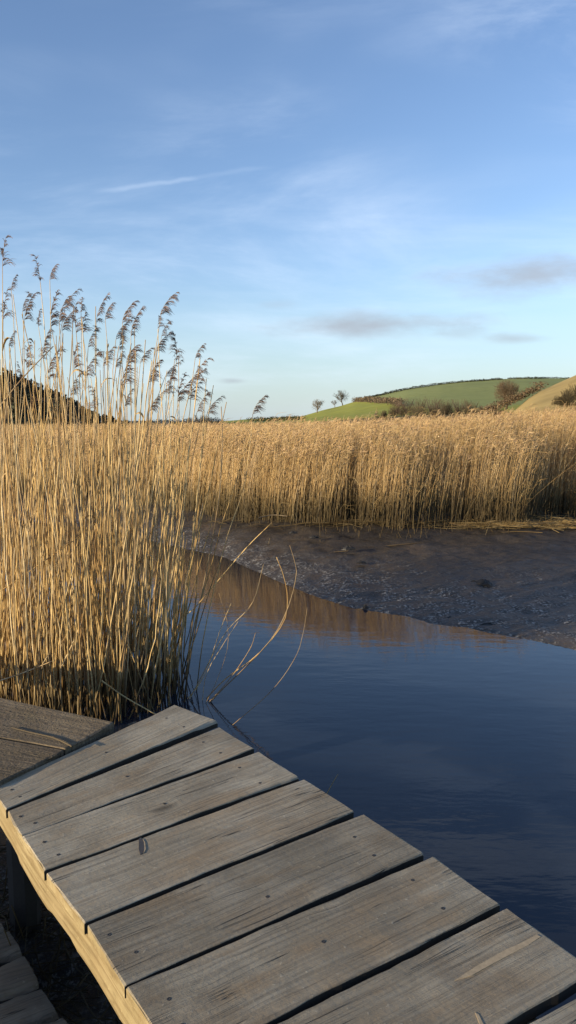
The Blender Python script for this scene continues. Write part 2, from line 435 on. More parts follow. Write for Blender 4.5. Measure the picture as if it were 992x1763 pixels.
# short snapped stalks standing in the mud in front of the bed
xs = rng.uniform(-4, 7, 220); ys = y_reed(xs) - np.abs(rng.normal(size=220)) * .3
zz = ground_z(xs, ys) - .02; hh_ = .06 + .28 * rng.random(220) ** 2
ln = rng.normal(size=(220, 2)) * .15
P = np.stack([np.stack([xs, ys, zz], 1), np.stack([xs + ln[:, 0] * hh_, ys + ln[:, 1] * hh_, zz + hh_], 1)], 1)
add_tubes(g, P, np.full((220, 2), .0035), 3, straw(220) * .2)
tag(g.build('washed_up_reeds', M_BED), 'flattened dead reeds washed up along the foot of the reed bed', 'reed litter', kind='stuff')

# ------------------------------------------------------------------ seed heads (shared meshes)
def plume_mesh(k):
    r = np.random.default_rng(100 + k)
    g = Geo(); H = .15 + .09 * r.random(); nf = int(r.integers(8, 13))
    rach = np.stack([np.array([.10 * (t ** 2) * H / .2, .0, H * t]) for t in np.linspace(0, 1, 6)])
    add_tubes(g, rach[None], np.linspace(.0022, .001, 6)[None], 4, np.array([[.30, .22, .13]]))
    base = np.array([.17, .115, .09]) * (.8 + .5 * r.random())
    for i in range(nf):
        t = (i + .3 + .5 * r.random()) / nf
        p0 = np.array([np.interp(t, np.linspace(0, 1, 6), rach[:, j]) for j in range(3)])
        L = (.105 - .05 * t) * (.7 + .6 * r.random()); side = r.normal() * .45
        for j in range(int(r.integers(7, 12))):
            a = side + r.normal() * .28; l = L * (.55 + .55 * r.random()); up = .75 + r.normal() * .25
            q0 = p0
            d = np.array([math.cos(a), math.sin(a), up])
            q1 = q0 + d * l * .32
            q2 = q1 + np.array([math.cos(a) * .95, math.sin(a) * .95, .12 + r.normal() * .12]) * l * .34
            q3 = q2 + np.array([math.cos(a) * .8, math.sin(a) * .8, -.55 + r.normal() * .2]) * l * .40
            add_tubes(g, np.array([[q0, q1, q2, q3]]), np.array([[.0008, .0015, .0020, .0005]]) * (.75 + .5 * r.random()), 3, (base * (.75 + .6 * r.random()))[None])
    o = g.build('seed_head', M_PLUME); me = o.data; bpy.data.objects.remove(o)
    return me, H
PLUMES = [plume_mesh(k) for k in range(10)]

def leaf_mesh(k):
    r = np.random.default_rng(300 + k); g = Geo()
    L = .12 + .16 * r.random(); s = np.linspace(0, 1, 6)
    x = L * .55 * s; z = L * (.75 * s - .75 * s ** 2.4)
    w = .006 * np.sin(np.pi * np.clip(s * .9 + .1, 0, 1)) + .0006
    tw = s * r.normal() * 1.2
    c = np.stack([x, 0 * s, z], 1); o_ = np.stack([0 * s, np.cos(tw), np.sin(tw)], 1) * w[:, None]
    up = np.array([0, 0, .0006])
    V = np.concatenate([c - o_, c + o_, c - o_ + up, c + o_ + up])
    i = np.arange(5)
    f = np.concatenate([np.stack([i, i + 1, i + 7, i + 6], 1), np.stack([i + 12, i + 18, i + 19, i + 13], 1), np.stack([i, i + 12, i + 13, i + 1], 1), np.stack([i + 6, i + 7, i + 19, i + 18], 1)])
    g.add(V, f, (.40, .28, .13))
    o = g.build('dry_leaf', M_REED); me = o.data; bpy.data.objects.remove(o)
    return me
LEAVES = [leaf_mesh(k) for k in range(6)]

def stem_tint(P, r, muddy=True):
    K = len(P); base = STRAW[r.choice(len(STRAW), p=(.26, .25, .14, .12, .14, .09))] * (.85 + .4 * r.random())
    t = np.repeat(base[None], K, 0)
    j = int(r.integers(1, 4))                             # pale sheaths and browner bare lengths between the joints
    for k in range(K):
        if (k // 2 + j) % 2: t[k] *= np.array([.82, .75, .68]) if r.random() < .6 else 1.15
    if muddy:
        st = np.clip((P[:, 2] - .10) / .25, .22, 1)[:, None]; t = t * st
    return t

n_reed = 0
def reed(path, r0, r1, label, group=None, plume=None, leaves=0, muddy=True, yaw=None, cat='reed', name='reed'):
    """one stem as a mesh with its base as origin; seed head and leaves are its parts"""
    global n_reed
    n_reed += 1
    r = np.random.default_rng(5000 + n_reed)
    P = np.asarray(path, float); K = len(P)
    g = Geo(); org = P[0].copy()
    rad = np.linspace(r0, r1, K) * (1 + .12 * ((np.arange(K) % 4) == 0))
    add_tubes(g, (P - org)[None], rad[None], 6, stem_tint(P, r, muddy)[None])
    # close the snapped end
    last = np.arange(6) + (K - 1) * 6
    g.f4.append(np.array([[last[0], last[1], last[2], last[3]], [last[0], last[3], last[4], last[5]]]))
    o = g.build(name, M_REED, loc=org); tag(o, label, cat, group)
    if plume is not None:
        me, H = PLUMES[plume % len(PLUMES)]
        c = bpy.data.objects.new('seed_head', me); COL.objects.link(c); c.parent = o
        d = P[-1] - P[-2]; d /= np.linalg.norm(d)
        c.location = P[-1] - org
        q = Vector((0, 0, 1)).rotation_difference(Vector(d))
        z = r.normal() * .8 if yaw is None else yaw
        c.rotation_mode = 'QUATERNION'; c.rotation_quaternion = q @ Matrix.Rotation(z, 3, 'Z').to_quaternion()
        k = .55 + .45 * r.random(); c.scale = (k * (.7 + .5 * r.random()), k, k)
    for _ in range(leaves):
        i = int(K * (.35 + .6 * r.random())); i = min(i, K - 1)
        c = bpy.data.objects.new('dry_leaf', LEAVES[int(r.integers(len(LEAVES)))]); COL.objects.link(c); c.parent = o
        c.location = P[i] - org; c.rotation_euler = (0, r.normal() * .3, r.random() * 6.28); k = .6 + .6 * r.random(); c.scale = (k, k, k)
    return o

def stem_path(base, top, bow, K=14):
    """base to top, bowed sideways; near vertical at the root"""
    b_, t_ = np.array(base, float), np.array(top, float); s = np.linspace(0, 1, K)[:, None]
    P = b_ + (t_ - b_) * s
    P[:, 0] += (bow * (s * (1 - s)) * 4)[:, 0]
    P[:, :2] += rng.normal(size=(K, 2)) * .004
    return P

# tall plumed reeds: (tip u, tip v) as seen, each stood at its own range in the clump
tips = [(1, 410), (66, 436), (86, 448), (20, 466), (36, 490), (43, 510), (110, 486), (138, 502), (87, 518), (98, 513), (131, 524), (165, 512), (180, 520), (141, 541), (150, 549), (106, 534), (197, 533), (66, 527), (72, 571), (46, 598), (36, 611), (80, 610), (129, 600), (177, 602), (143, 603), (14, 556), (3, 500), (208, 512), (225, 532), (276, 502), (270, 516), (206, 560), (217, 590), (240, 588), (276, 541), (267, 568), (282, 601), (256, 620), (303, 576), (336, 577), (330, 607), (313, 634), (290, 644), (321, 654), (338, 664), (256, 670), (208, 614), (214, 662), (305, 648), (199, 594), (-25, 470), (-60, 440), (-45, 560), (-90, 500), (120, 640), (55, 660), (165, 660)]
special = {0: 'tall reed with the highest seed head of all, bushy, at the left edge',
           29: 'tall reed whose plume tops the tight cluster right in the clump',
           1: 'tall reed with a two-tiered drooping seed head standing clear against the blue sky'}
GP = 'tall reeds with seed heads in the clump'
for i, (u, v) in enumerate(tips):
    r = random.Random(i * 3 + 1)
    Y = 4.7 + 1.5 * r.random() if u < 300 else 4.8 + .5 * r.random()
    top = at_range(u, v, Y)
    bu = 15 + u * .86 + r.gauss(0, 22); bu = min(bu, 312 - 60 * r.random())
    bY = Y + r.gauss(0, .12); base = at_range(bu, 900, bY); base.z = -.05
    me, H = PLUMES[i % 10]
    top.z -= H * .8
    reed(stem_path(base, top, r.gauss(.0, .05) - (.04 if u > 250 else 0)), (.0042 + .0018 * r.random()), .0018, special.get(i, 'tall golden reed with a feathery seed head in the clump beside the boardwalk'), GP, plume=i, leaves=r.choice((0, 1, 1, 2)))
# two plumed reeds curving out to the right
def px_path(pts, Y0, Y1, K=16):
    ys = np.linspace(Y0, Y1, len(pts)); w = [at_range(u, v, y) for (u, v), y in zip(pts, ys)]
    return spline(w, K)
def from_base(pts, dY=0.0, K=16):
    b_ = on_level(*pts[0], z=-.02); return px_path(pts, b_.y, b_.y + dY, K)
reed(from_base([(338, 1195), (352, 1090), (389, 932), (418, 846), (431, 760), (435, 716)], .2, 18), .0042, .0016, 'slender reed with a small plume curving furthest right of the clump against the sky', GP, plume=3, yaw=.1)
reed(from_base([(318, 1195), (335, 1090), (362, 950), (378, 850), (383, 760), (381, 700)], .2, 18), .0055, .003, 'thick reed stem with a snapped-off top standing right of the clump against the reed bed')
reed(from_base([(300, 1190), (318, 1050), (335, 900), (346, 780), (356, 715)], .3, 18), .0042, .0018, 'slim reed with a plume swept flat to the right just above the reed bed', GP, plume=6, yaw=-.1)

# stems leaning out over the water
arcs = [([(290, 1200), (306, 1079), (339, 1043), (420, 948), (468, 900)], 'long straight reed leaning far right from the clump, its tip over the mud bank', .0042),
        ([(352, 1207), (388, 1169), (445, 1126), (488, 1072), (495, 1029), (488, 990), (476, 959)], 'bare reed stem arching over the water and kinked back left at its tip', .0036),
        ([(359, 1213), (382, 1188), (459, 1111), (493, 1054), (510, 993), (507, 965), (499, 939)], 'tallest bare reed stem arching out over the open water', .0038),
        ([(325, 1207), (345, 1169), (388, 1090), (434, 1039), (454, 971)], 'bare reed stem rising from the clump foot, bent midway over the water', .0034),
        ([(395, 1253), (467, 1190), (508, 1133), (522, 1090), (529, 1047)], 'thin grey reed stem arching lowest and furthest right over the water', .0022),
        ([(321, 1207), (352, 1162), (380, 1083), (398, 1039)], 'short reed stem leaning slightly right beside the clump foot', .003),
        ([(352, 1215), (372, 1175), (391, 1120), (392, 1075), (384, 1045), (377, 1021)], 'thin wispy reed stem with its tip curling left over the water', .002),
        ([(348, 1210), (356, 1160), (384, 1110), (410, 1070)], 'faint short reed stem among the ones leaning over the water', .002),
        ([(355, 1214), (395, 1170), (430, 1118), (440, 1090)], 'short bent reed stem in the middle of the ones leaning over the water', .0026)]
for pts, lab, r0 in arcs:
    reed(from_base(pts, -.1, 18), r0, r0 * .55, lab, muddy=False)
reed(px_path([(560, 1372), (570, 1353), (582, 1333)], 2.75, 2.75, 6), .0018, .001, 'tiny lone reed tip poking up beside the plank ends', muddy=False)
# broken stems lying across the clump
cross = [([(-60, 1055), (20, 1005), (139, 922)], 4.55, 'broken reed stem slanting up to the right across the clump front'),
         ([(-40, 1184), (30, 1162), (96, 1136)], 4.3, 'low broken reed stem lying slantwise just above the old planks'),
         ([(175, 1172), (215, 1200), (272, 1232)], 4.2, 'broken reed stem fallen down to the right at the clump foot'),
         ([(-10, 712), (40, 650), (92, 596)], 4.9, 'long broken reed stem slanting across the upright stems below the plumes'),
         ([(40, 905), (75, 870), (70, 890)], 5.0, 'short snapped reed hanging midway in the clump'),
         ([(105, 1150), (128, 1102), (140, 1070)], 4.4, 'snapped reed stub slanting right low in the clump')]
for pts, Y, lab in cross:
    reed(px_path(pts, Y, Y + .1, 10), .0042, .003, lab, muddy=False)

# bare stems: the nearest ones each on their own, the rest of the clump as one mass
def bare(r, front):
    u = -60 + 370 * r.random() ** .92
    if u > 215 and r.random() < (u - 215) / 130: u = -60 + 270 * r.random()
    edge = 1.0 if u < 250 else .6
    Y = 4.35 + (.95 if front else 2.3) * r.random() * edge + max(0, (u - 150) / 100) * .26 + (0 if u > 0 else -.05)
    base = at_range(u, 900, Y); base.z = -.04
    hgt = r.choice((.75, 1.0, 1.15, 1.3, 1.45, 1.7, 2.0, 2.25)) + r.gauss(0, .2)
    lx = r.gauss(.035, .075) + max(0, (u - 190) / 130) * .17 * r.random()
    top = (base.x + lx * hgt + r.gauss(0, .03), base.y + r.gauss(0, .08) * hgt, hgt)
    return base, top, r.gauss(0, .035)
GB = 'bare reed stems at the front of the clump'
want = 300 - n_reed
for i in range(want):
    r = random.Random(900 + i); base, top, bow = bare(r, True)
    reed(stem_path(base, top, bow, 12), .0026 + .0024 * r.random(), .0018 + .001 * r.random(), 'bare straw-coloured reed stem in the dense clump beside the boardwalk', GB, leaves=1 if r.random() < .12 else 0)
g = Geo()
for i in range(520):
    r = random.Random(7000 + i)
    base, top, bow = bare(r, False)
    if i > 400: base.x -= 1.2 + r.random(); top = (top[0] - 1.6, top[1], top[2])
    P = stem_path(base, top, bow, 9)
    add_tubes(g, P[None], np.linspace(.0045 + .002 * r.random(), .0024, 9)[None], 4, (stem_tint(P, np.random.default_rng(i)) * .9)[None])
# short stubs and rotten leaves low down between the stems
for i in range(420):
    r = random.Random(17000 + i)
    base, top, bow = bare(r, i % 2 == 0); h_ = .15 + .7 * r.random() ** 1.5
    top = (base.x + r.gauss(0, .12) * h_, base.y + r.gauss(0, .12) * h_, h_)
    P = stem_path(base, top, 0, 6)
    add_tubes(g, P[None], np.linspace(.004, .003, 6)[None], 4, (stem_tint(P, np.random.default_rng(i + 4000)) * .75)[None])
tag(g.build('reed_stems', M_REED), 'mass of further reed stems and stubs filling the back of the near clump', 'reeds', kind='stuff')

# ------------------------------------------------------------------ boardwalk
def plank(corners, z, th, mat, parent, name='plank', seed=0, wob=.005, cham=.005, wane=0.0, cup=.002, ns=44, org=None, tilt=0.0, sawn=False):
    """corners: far-left, far-right, near-right, near-left (world xy). Local X runs along the board."""
    r = np.random.default_rng(seed + 40)
    fl, fr, nr, nl = [np.array(c[:2], float) for c in corners]
    cen = (fl + fr + nr + nl) / 4; ax = (fr + nr - fl - nl) / 2; ang = math.atan2(ax[1], ax[0])
    c_, s_ = math.cos(-ang), math.sin(-ang)
    loc = lambda p: np.array([(p[0] - cen[0]) * c_ - (p[1] - cen[1]) * s_, (p[0] - cen[0]) * s_ + (p[1] - cen[1]) * c_])
    fl, fr, nr, nl = map(loc, (fl, fr, nr, nl))
    tt = np.array([0, .0, .0, 1, 1, 1]);  # built below
    top_t = np.linspace(0, 1, 9)
    rows = []
    for i in range(ns):
        s = i / (ns - 1)
        if ns > 20: s = (0, .004, .012)[i] if i < 3 else (1 - (0, .004, .012)[ns - 1 - i] if i > ns - 4 else .012 + (i - 2) / (ns - 5) * .976)
        A = fl + (fr - fl) * s; B = nl + (nr - nl) * s
        wa = (vnoise(s * 5, seed * 3.1, 1) - .5) * 2 * wob + (vnoise(s * 23, seed * 3.1, 2) - .5) * wob
        wb = (vnoise(s * 5, seed * 7.7, 3) - .5) * 2 * wob + (vnoise(s * 23, seed * 5.1, 4) - .5) * wob
        W = B - A; Wl = np.linalg.norm(W); Wn = W / Wl
        A = A + Wn * wa; B = B + Wn * wb; W = B - A; Wl = np.linalg.norm(W)
        cA = cham * (.7 + .6 * vnoise(s * 9, seed + 5.5, 5)); cB = cham * (.7 + .6 * vnoise(s * 9, seed + 8.5, 6))
        if wane: cB += wane * max(0, (s - .62) / .38) ** .7 * (.6 + .8 * vnoise(s * 14, seed, 8))
        e = min(i, ns - 1 - i); endd = .003 if e == 0 else 0
        pts = [(0, -th), (0, -th * .5), (0, -cA - endd), (cA * .35 / Wl, -cA * .35 - endd)]
        for t in np.linspace(cA / Wl, 1 - cB / Wl, 7): pts.append((t, -endd - cup * (1 - (2 * t - 1) ** 2) + (vnoise(s * 11, t * 4 + seed, 9) - .5) * .0016))
        pts += [(1 - cB * .35 / Wl, -min(cB, th * .8) * .35 - endd), (1, -min(cB, th * .8) - endd), (1, -th * .6 - min(cB, th * .8) * .3), (1, -th)]
        row = []
        for t, zz_ in pts:
            jag = 0
            if i == 0 or i == ns - 1: jag = (vnoise(t * 9, seed + i, 12) - .5) * .008 + (vnoise(t * 40, seed + i, 13) - .5) * .004
            p = A + W * t + (fr - fl) / np.linalg.norm(fr - fl) * jag
            row.append((p[0], p[1], zz_))
        rows.append(row)
    V = np.array(rows); k = V.shape[1]
    id_ = np.arange(ns * k).reshape(ns, k)
    q = np.stack([id_[:-1], id_[1:], np.roll(id_[1:], -1, 1), np.roll(id_[:-1], -1, 1)], -1).reshape(-1, 4)
    ends = [id_[0][None, :], id_[-1][None, ::-1]]
    o = np_mesh(name, V.reshape(-1, 3), [q] + ends, mat, parent, None, False)
    me = o.data; me.materials.append(M_PINE); me.materials.append(M_GAP_SHADE)
    mi = np.zeros((ns - 1, k), np.int32); mi[:, [0, 1, k - 3, k - 2, k - 1]] = 2                 # sides and underside darkened: gap shade and grime put into the colour
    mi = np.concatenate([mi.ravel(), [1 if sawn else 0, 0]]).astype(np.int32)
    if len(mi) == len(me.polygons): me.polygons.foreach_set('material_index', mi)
    o.location = Vector((cen[0], cen[1], z)) - (Vector(org) if org is not None else Vector((0, 0, 0))); o.rotation_euler = (tilt, 0, ang)
    return o, (cen, ang)

def screw_on(pl, info, xy, org, deck=DECK):
    cen, ang = info
    d = np.array([xy[0] - cen[0], xy[1] - cen[1]]); c_, s_ = math.cos(-ang), math.sin(-ang)
    x, y = d[0] * c_ - d[1] * s_, d[0] * s_ + d[1] * c_
    g = Geo(); a = np.arange(10) / 10 * 2 * np.pi
    prof = [(.0062, -.004), (.0062, .0006), (.0048, .0014), (.0016, .0014), (.0012, .0002)]
    V = np.array([[(rr * math.cos(t), rr * math.sin(t), zz_) for t in a] for rr, zz_ in prof])
    i = np.arange(50).reshape(5, 10)
    q = np.stack([i[:-1], np.roll(i[:-1], -1, 1), np.roll(i[1:], -1, 1), i[1:]], -1).reshape(-1, 4)
    g.add(V, q); 
    for aa, bb, cc, dd_ in ((0, 1, 2, 3), (0, 3, 4, 5), (0, 5, 6, 7), (0, 7, 8, 9)):
        g.f4.append(np.array([[40 + aa, 40 + bb, 40 + cc, 40 + dd_]]))
    o = g.build('screw', M_SCREW, pl, loc=(x, y, -.002))
    return o

dk = lambda u, v: on_level(u, v, DECK)
org = Vector(dk(330, 1500)); org.z = 0
walk = empty('boardwalk', org)
tag(walk, 'curved boardwalk of fanned grey planks with a pale sawn edge beam', 'boardwalk')
planks_px = [[(-14, 1357), (302, 1213), (373, 1236), (10, 1393)],
             [(13, 1395), (378, 1251), (436, 1286), (36, 1438)],
             [(39, 1440), (446, 1294), (511, 1336), (77, 1499)],
             [(79, 1502), (524, 1340), (607, 1394), (145, 1588)],
             [(149, 1592), (626, 1400), (725, 1465), (215, 1695)],
             [(218, 1700), (746, 1474), (857, 1553), (308, 1836)],
             [(313, 1842), (875, 1565), (1019, 1667), (436, 2012)],
             [(442, 2020), (1042, 1690), (1190, 1820), (620, 2270)]]
plank_lab = ['narrow farthest plank with a chipped outer corner', None, None, 'plank with a dark slit-shaped knot', None, 'plank with pale scuffs near its outer end', 'plank with a pale split sliver at its outer end', None]
for a_, b_ in zip(planks_px[:-1], planks_px[1:]):             # boards have swollen towards each other
    for e, f_, k_ in ((2, 1, .24), (3, 0, .10)):
        a_[e] = tuple(p + (q - p) * k_ for p, q in zip(a_[e], b_[f_]))
infos = []
for i, px in enumerate(planks_px):
    cs = [dk(u, v) for u, v in px]
    th = .034
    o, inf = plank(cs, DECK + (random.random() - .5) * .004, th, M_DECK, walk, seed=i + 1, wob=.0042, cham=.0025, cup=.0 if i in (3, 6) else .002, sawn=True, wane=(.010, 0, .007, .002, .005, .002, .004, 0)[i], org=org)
    if plank_lab[i]: o['label'] = plank_lab[i]
    infos.append((o, inf, cs))
    fl, fr, nr, nl = [np.array(c[:2]) for c in cs]
    for s, t in ((.05, .3), (.055, .72), (.48, .5), (.87, .28), (.86, .76)):
        s += random.gauss(0, .012); t += random.gauss(0, .06)
        p = (fl + (fr - fl) * s) * (1 - t) + (nl + (nr - nl) * s) * t
        screw_on(o, inf, p, org)

def local_of(inf, p):
    cen, ang = inf; d = np.array([p[0] - cen[0], p[1] - cen[1]]); c_, s_ = math.cos(-ang), math.sin(-ang)
    return np.array([d[0] * c_ - d[1] * s_, d[0] * s_ + d[1] * c_])
def sliver(pl, inf, pts, name, mat, h=.0014):
    q = [local_of(inf, dk(u, v)) for u, v in pts]; k = len(q)
    V = np.array([(x, y, h) for x, y in q] + [(x, y, -.006) for x, y in q])
    i = np.arange(k)
    side = np.stack([i, np.roll(i, -1), np.roll(i, -1) + k, i + k], 1)
    np_mesh(name, V, [side, i[None, ::-1]], mat, pl, None, False)
# exposed split on plank seven, long slit knot on plank four
o, inf, _ = infos[6]
sliver(o, inf, [(782, 1690), (822, 1664), (872, 1636), (900, 1624), (924, 1611), (931, 1614), (909, 1629), (878, 1645), (846, 1662), (812, 1681)], 'split_sliver', M_SPLIT)
sliver(o, inf, [(818, 1745), (824, 1748), (838, 1776), (830, 1775)], 'split_sliver', M_SPLIT)
o, inf, _ = infos[3]
sliver(o, inf, [(239, 1444), (243, 1441), (248, 1449), (249, 1460), (246, 1468), (242, 1471), (239, 1462)], 'knot', M_KNOT, .0010)
sliver(o, inf, [(246, 1444), (250, 1450), (251, 1462), (247, 1469), (249, 1460), (248, 1449)], 'knot_rim', M_SPLIT, .0016)

# edge beam: bent along the plank ends, sawn in steps underneath
def beam(line, z1, depth, width, mat, name, steps, inset=.004):
    P = np.array(line); n_ = 60
    C = spline([(p[0], p[1], 0) for p in P], n_)[:, :2]
    T = np.gradient(C, axis=0); T /= np.linalg.norm(T, axis=1, keepdims=True)
    Nn = np.stack([-T[:, 1], T[:, 0]], 1)                       # towards the deck for a line running far to near
    V = []
    for i in range(n_):
        s = i / (n_ - 1); dp = depth
        for a_, e_ in steps:
            if s > a_: dp = e_
        dp += (vnoise(s * 12, 3.3, 7) - .5) * .008
        o_ = C[i] + Nn[i] * (inset + (vnoise(s * 7, 1.2, 2) - .5) * .004)
        in_ = C[i] + Nn[i] * (inset + width)
        ch = .004
        oc = o_ + Nn[i] * ch
        V.append([(*oc, z1), (*o_, z1 - ch), (*o_, z1 - dp * .5), (*o_, z1 - dp + ch), (*oc, z1 - dp), (*in_, z1 - dp), (*in_, z1)])
    V = np.array(V); k = V.shape[1]; V[..., :2] -= np.array(org[:2])
    ang = math.atan2(*(C[-1] - C[0])[::-1]); c_, s_ = math.cos(-ang), math.sin(-ang)
    V[..., :2] = np.stack([V[..., 0] * c_ - V[..., 1] * s_, V[..., 0] * s_ + V[..., 1] * c_], -1)
    id_ = np.arange(n_ * k).reshape(n_, k)
    q = np.stack([id_[:-1], np.roll(id_[:-1], -1, 1), np.roll(id_[1:], -1, 1), id_[1:]], -1).reshape(-1, 4)
    o = np_mesh(name, V.reshape(-1, 3), [q, id_[0][None, ::-1], id_[-1][None]], mat, walk, None, False)
    o.rotation_euler.z = ang; return o
lline = [dk(*p)[:2] for p in [(-75, 1295), (-14, 1357), (11, 1394), (37, 1439), (78, 1500), (147, 1590), (216, 1697), (311, 1839), (440, 2016), (620, 2270)]]
beam(lline, DECK - .036, .088, .045, M_PINE, 'edge_beam', ((.12, .080), (.30, .092), (.45, .082), (.52, .095), (.66, .088)))
rl = [dk(*p)[:2] for p in [(302, 1213), (375, 1243), (441, 1290), (517, 1338), (616, 1397), (735, 1470), (866, 1559), (1030, 1678), (1190, 1820)]]
rl = [tuple(np.array(p) + np.array((-.16, -.10))) for p in rl][::-1]
beam(rl, DECK - .036, .095, .045, M_OLD, 'inner_beam', ())
def post(u, v, z1, w, mat, parent, o_, off=(0, 0), name='post'):
    p = dk(u, v); x, y = p.x + off[0], p.y + off[1]
    g = Geo(); zb = -.5; a = np.arange(8) / 8 * 2 * np.pi + .39
    V = np.array([[(math.cos(t) * w * (1 + .08 * vnoise(t, zz_ * 4 + u, 3)), math.sin(t) * w, zz_) for t in a] for zz_ in (zb, .1, .3, z1 - .008, z1)])
    V[-1, :, :2] *= .93
    i = np.arange(40).reshape(5, 8)
    q = np.stack([i[:-1], np.roll(i[:-1], -1, 1), np.roll(i[1:], -1, 1), i[1:]], -1).reshape(-1, 4)
    return np_mesh(name, V.reshape(-1, 3), [q, i[-1][None]], mat, parent, None, False, (x - o_[0], y - o_[1], 0))
post(12, 1410, DECK - .127, .05, M_POST, walk, org, (.0, .12))
post(330, 1790, DECK - .131, .055, M_ROT, walk, org, (.16, .06))
post(735, 1470, DECK - .134, .05, M_ROT, walk, org, (-.16, -.08))
post(430, 1288, DECK - .134, .05, M_ROT, walk, org, (-.16, -.08))

# older platform to the left of the boardwalk, a touch higher
porg = Vector(dk(-60, 1280)); porg.z = 0
plat = empty('old_platform', porg)
tag(plat, 'older rough brown plank platform at the left, abutting the curved boardwalk', 'platform')
ZP = DECK + .018
pp = lambda u, v: on_level(u, v, ZP)
A, B, C_, D_ = pp(-420, 1112), pp(197, 1243), pp(113, 1289), pp(-470, 1180)
plank([A, B, C_, D_], ZP, .05, M_OLD, plat, seed=21, wob=.004, cham=.003, org=porg, cup=.003)
A2, B2, C2, D2 = pp(-470, 1183), pp(110, 1291), pp(-16, 1352), pp(-560, 1262)
plank([A2, B2, C2, D2], ZP - .002, .05, M_OLD, plat, seed=22, wob=.004, cham=.003, org=porg, cup=.003)
for u, v in ((-60, 1232), (-220, 1190)):
    p = pp(u, v); d = (np.array(B[:2]) - np.array(A[:2])); d /= np.linalg.norm(d); nrm = np.array([d[1], -d[0]])
    c0 = np.array(p[:2]) - nrm * .18; c1 = np.array(p[:2]) + nrm * .22
    plank([c0 - d * .04, c0 + d * .04, c1 + d * .04, c1 - d * .04], ZP - .052, .09, M_ROT, plat, 'bearer', seed=31, org=porg, ns=8)
post(-40, 1225, ZP - .052, .05, M_ROT, plat, porg)
tw = [pp(20, 1254), pp(55, 1263), pp(90, 1271), pp(115, 1282), pp(124, 1287)]
for q in tw: q.z = ZP + .004
twp = spline(tw, 12); g = Geo(); add_tubes(g, (twp - twp[0])[None], np.linspace(.0018, .003, 12)[None], 6, np.array([[.10, .078, .05]]))
tag(g.build('twig', M_BARK, loc=twp[0]), 'thin dry twig lying on the older plank platform', 'twig')

# low walkway of rounded sleepers, lower left corner
ZL = .27
lp = lambda u, v: on_level(u, v, ZL)
lorg = Vector(lp(-40, 1700)); lorg.z = 0
low = empty('old_walkway', lorg); tag(low, 'low old walkway of dark rounded boards beneath the boardwalk edge', 'walkway')
for i, px in enumerate(([(-260, 1690), (14, 1603), (38, 1640), (-250, 1738)], [(-250, 1745), (40, 1645), (66, 1689), (-240, 1800)], [(-240, 1808), (69, 1693), (100, 1737), (-230, 1865)], [(-230, 1872), (103, 1742), (136, 1790), (-220, 1935)], [(-225, 1945), (140, 1797), (170, 1850), (-215, 2010)], [(-280, 1632), (-12, 1562), (10, 1597), (-270, 1683)])):
    plank([lp(*p) for p in px], ZL + random.gauss(0, .006), .07, M_ROT, low, seed=50 + i, wob=.010, cham=.022, cup=-.004, org=lorg)
ba, bb = lp(-120, 1600), lp(40, 1850); d = np.array(bb[:2]) - np.array(ba[:2]); d /= np.linalg.norm(d); nr_ = np.array([-d[1], d[0]])
c0 = np.array(ba[:2]) - d * .1; c1 = np.array(bb[:2]) + d * .1
plank([c0 + nr_ * .04, c1 + nr_ * .04, c1 - nr_ * .04, c0 - nr_ * .04], ZL - .075, .12, M_ROT, low, 'bearer', seed=61, org=lorg, ns=10)

# dead reeds littering the mud in the gap between the two walkways
g = Geo()
for u, v, c in ((60, 1600, 45), (110, 1690, 45), (30, 1540, 35), (150, 1740, 35), (10, 1480, 25)):
    litter(g, on_level(u, v, .1), c, .14, .14, .08, .35, rng.random() * 3, 1.2, .04, .12, .0022)
P = []
for k in range(26):
    p = on_level(rng.uniform(-10, 130), rng.uniform(1480, 1760), .08); h_ = .08 + .28 * rng.random(); l = rng.normal(size=2) * .25 * h_
    P.append([(p.x, p.y, .03), (p.x + l[0] * .5, p.y + l[1] * .5, h_ * .6), (p.x + l[0], p.y + l[1], h_ + .05)])
add_tubes(g, np.array(P), np.full((26, 3), .0022), 4, straw(26) * .2)
tag(g.build('reed_litter', M_BED), 'dead broken reeds littering the black mud under the boardwalk', 'reed litter', kind='stuff')

# ------------------------------------------------------------------ clods and sticks on the mud bank
def clod(u, v, w, h, lab, k):
    r = np.random.default_rng(800 + k); p = on_level(u, v, .08); z = float(ground_z(p.x, p.y))
    if z < 0: z = 0.0
    p = on_level(u, v, z)
    na, nr_ = 12, 5; V = []
    for j in range(nr_ + 1):
        ph = j / nr_ * math.pi / 2
        for a in range(na):
            t = a / na * 2 * math.pi; kk = 1 + .45 * (r.random() - .5)
            V.append((math.cos(t) * math.cos(ph) * w * kk, math.sin(t) * math.cos(ph) * w * .7 * kk, (math.sin(ph) * h * 1.0) * (1 + .4 * (r.random() - .5)) - .012))
    i = np.arange((nr_ + 1) * na).reshape(nr_ + 1, na)
    q = np.stack([i[:-1], np.roll(i[:-1], -1, 1), np.roll(i[1:], -1, 1), i[1:]], -1).reshape(-1, 4)
    o = np_mesh('mud_clod', np.array(V), [q, i[-1][None]], M_CLOD, None, None, False, (p.x, p.y, z))
    tag(o, lab, 'clod', 'clods of mud on the bank')
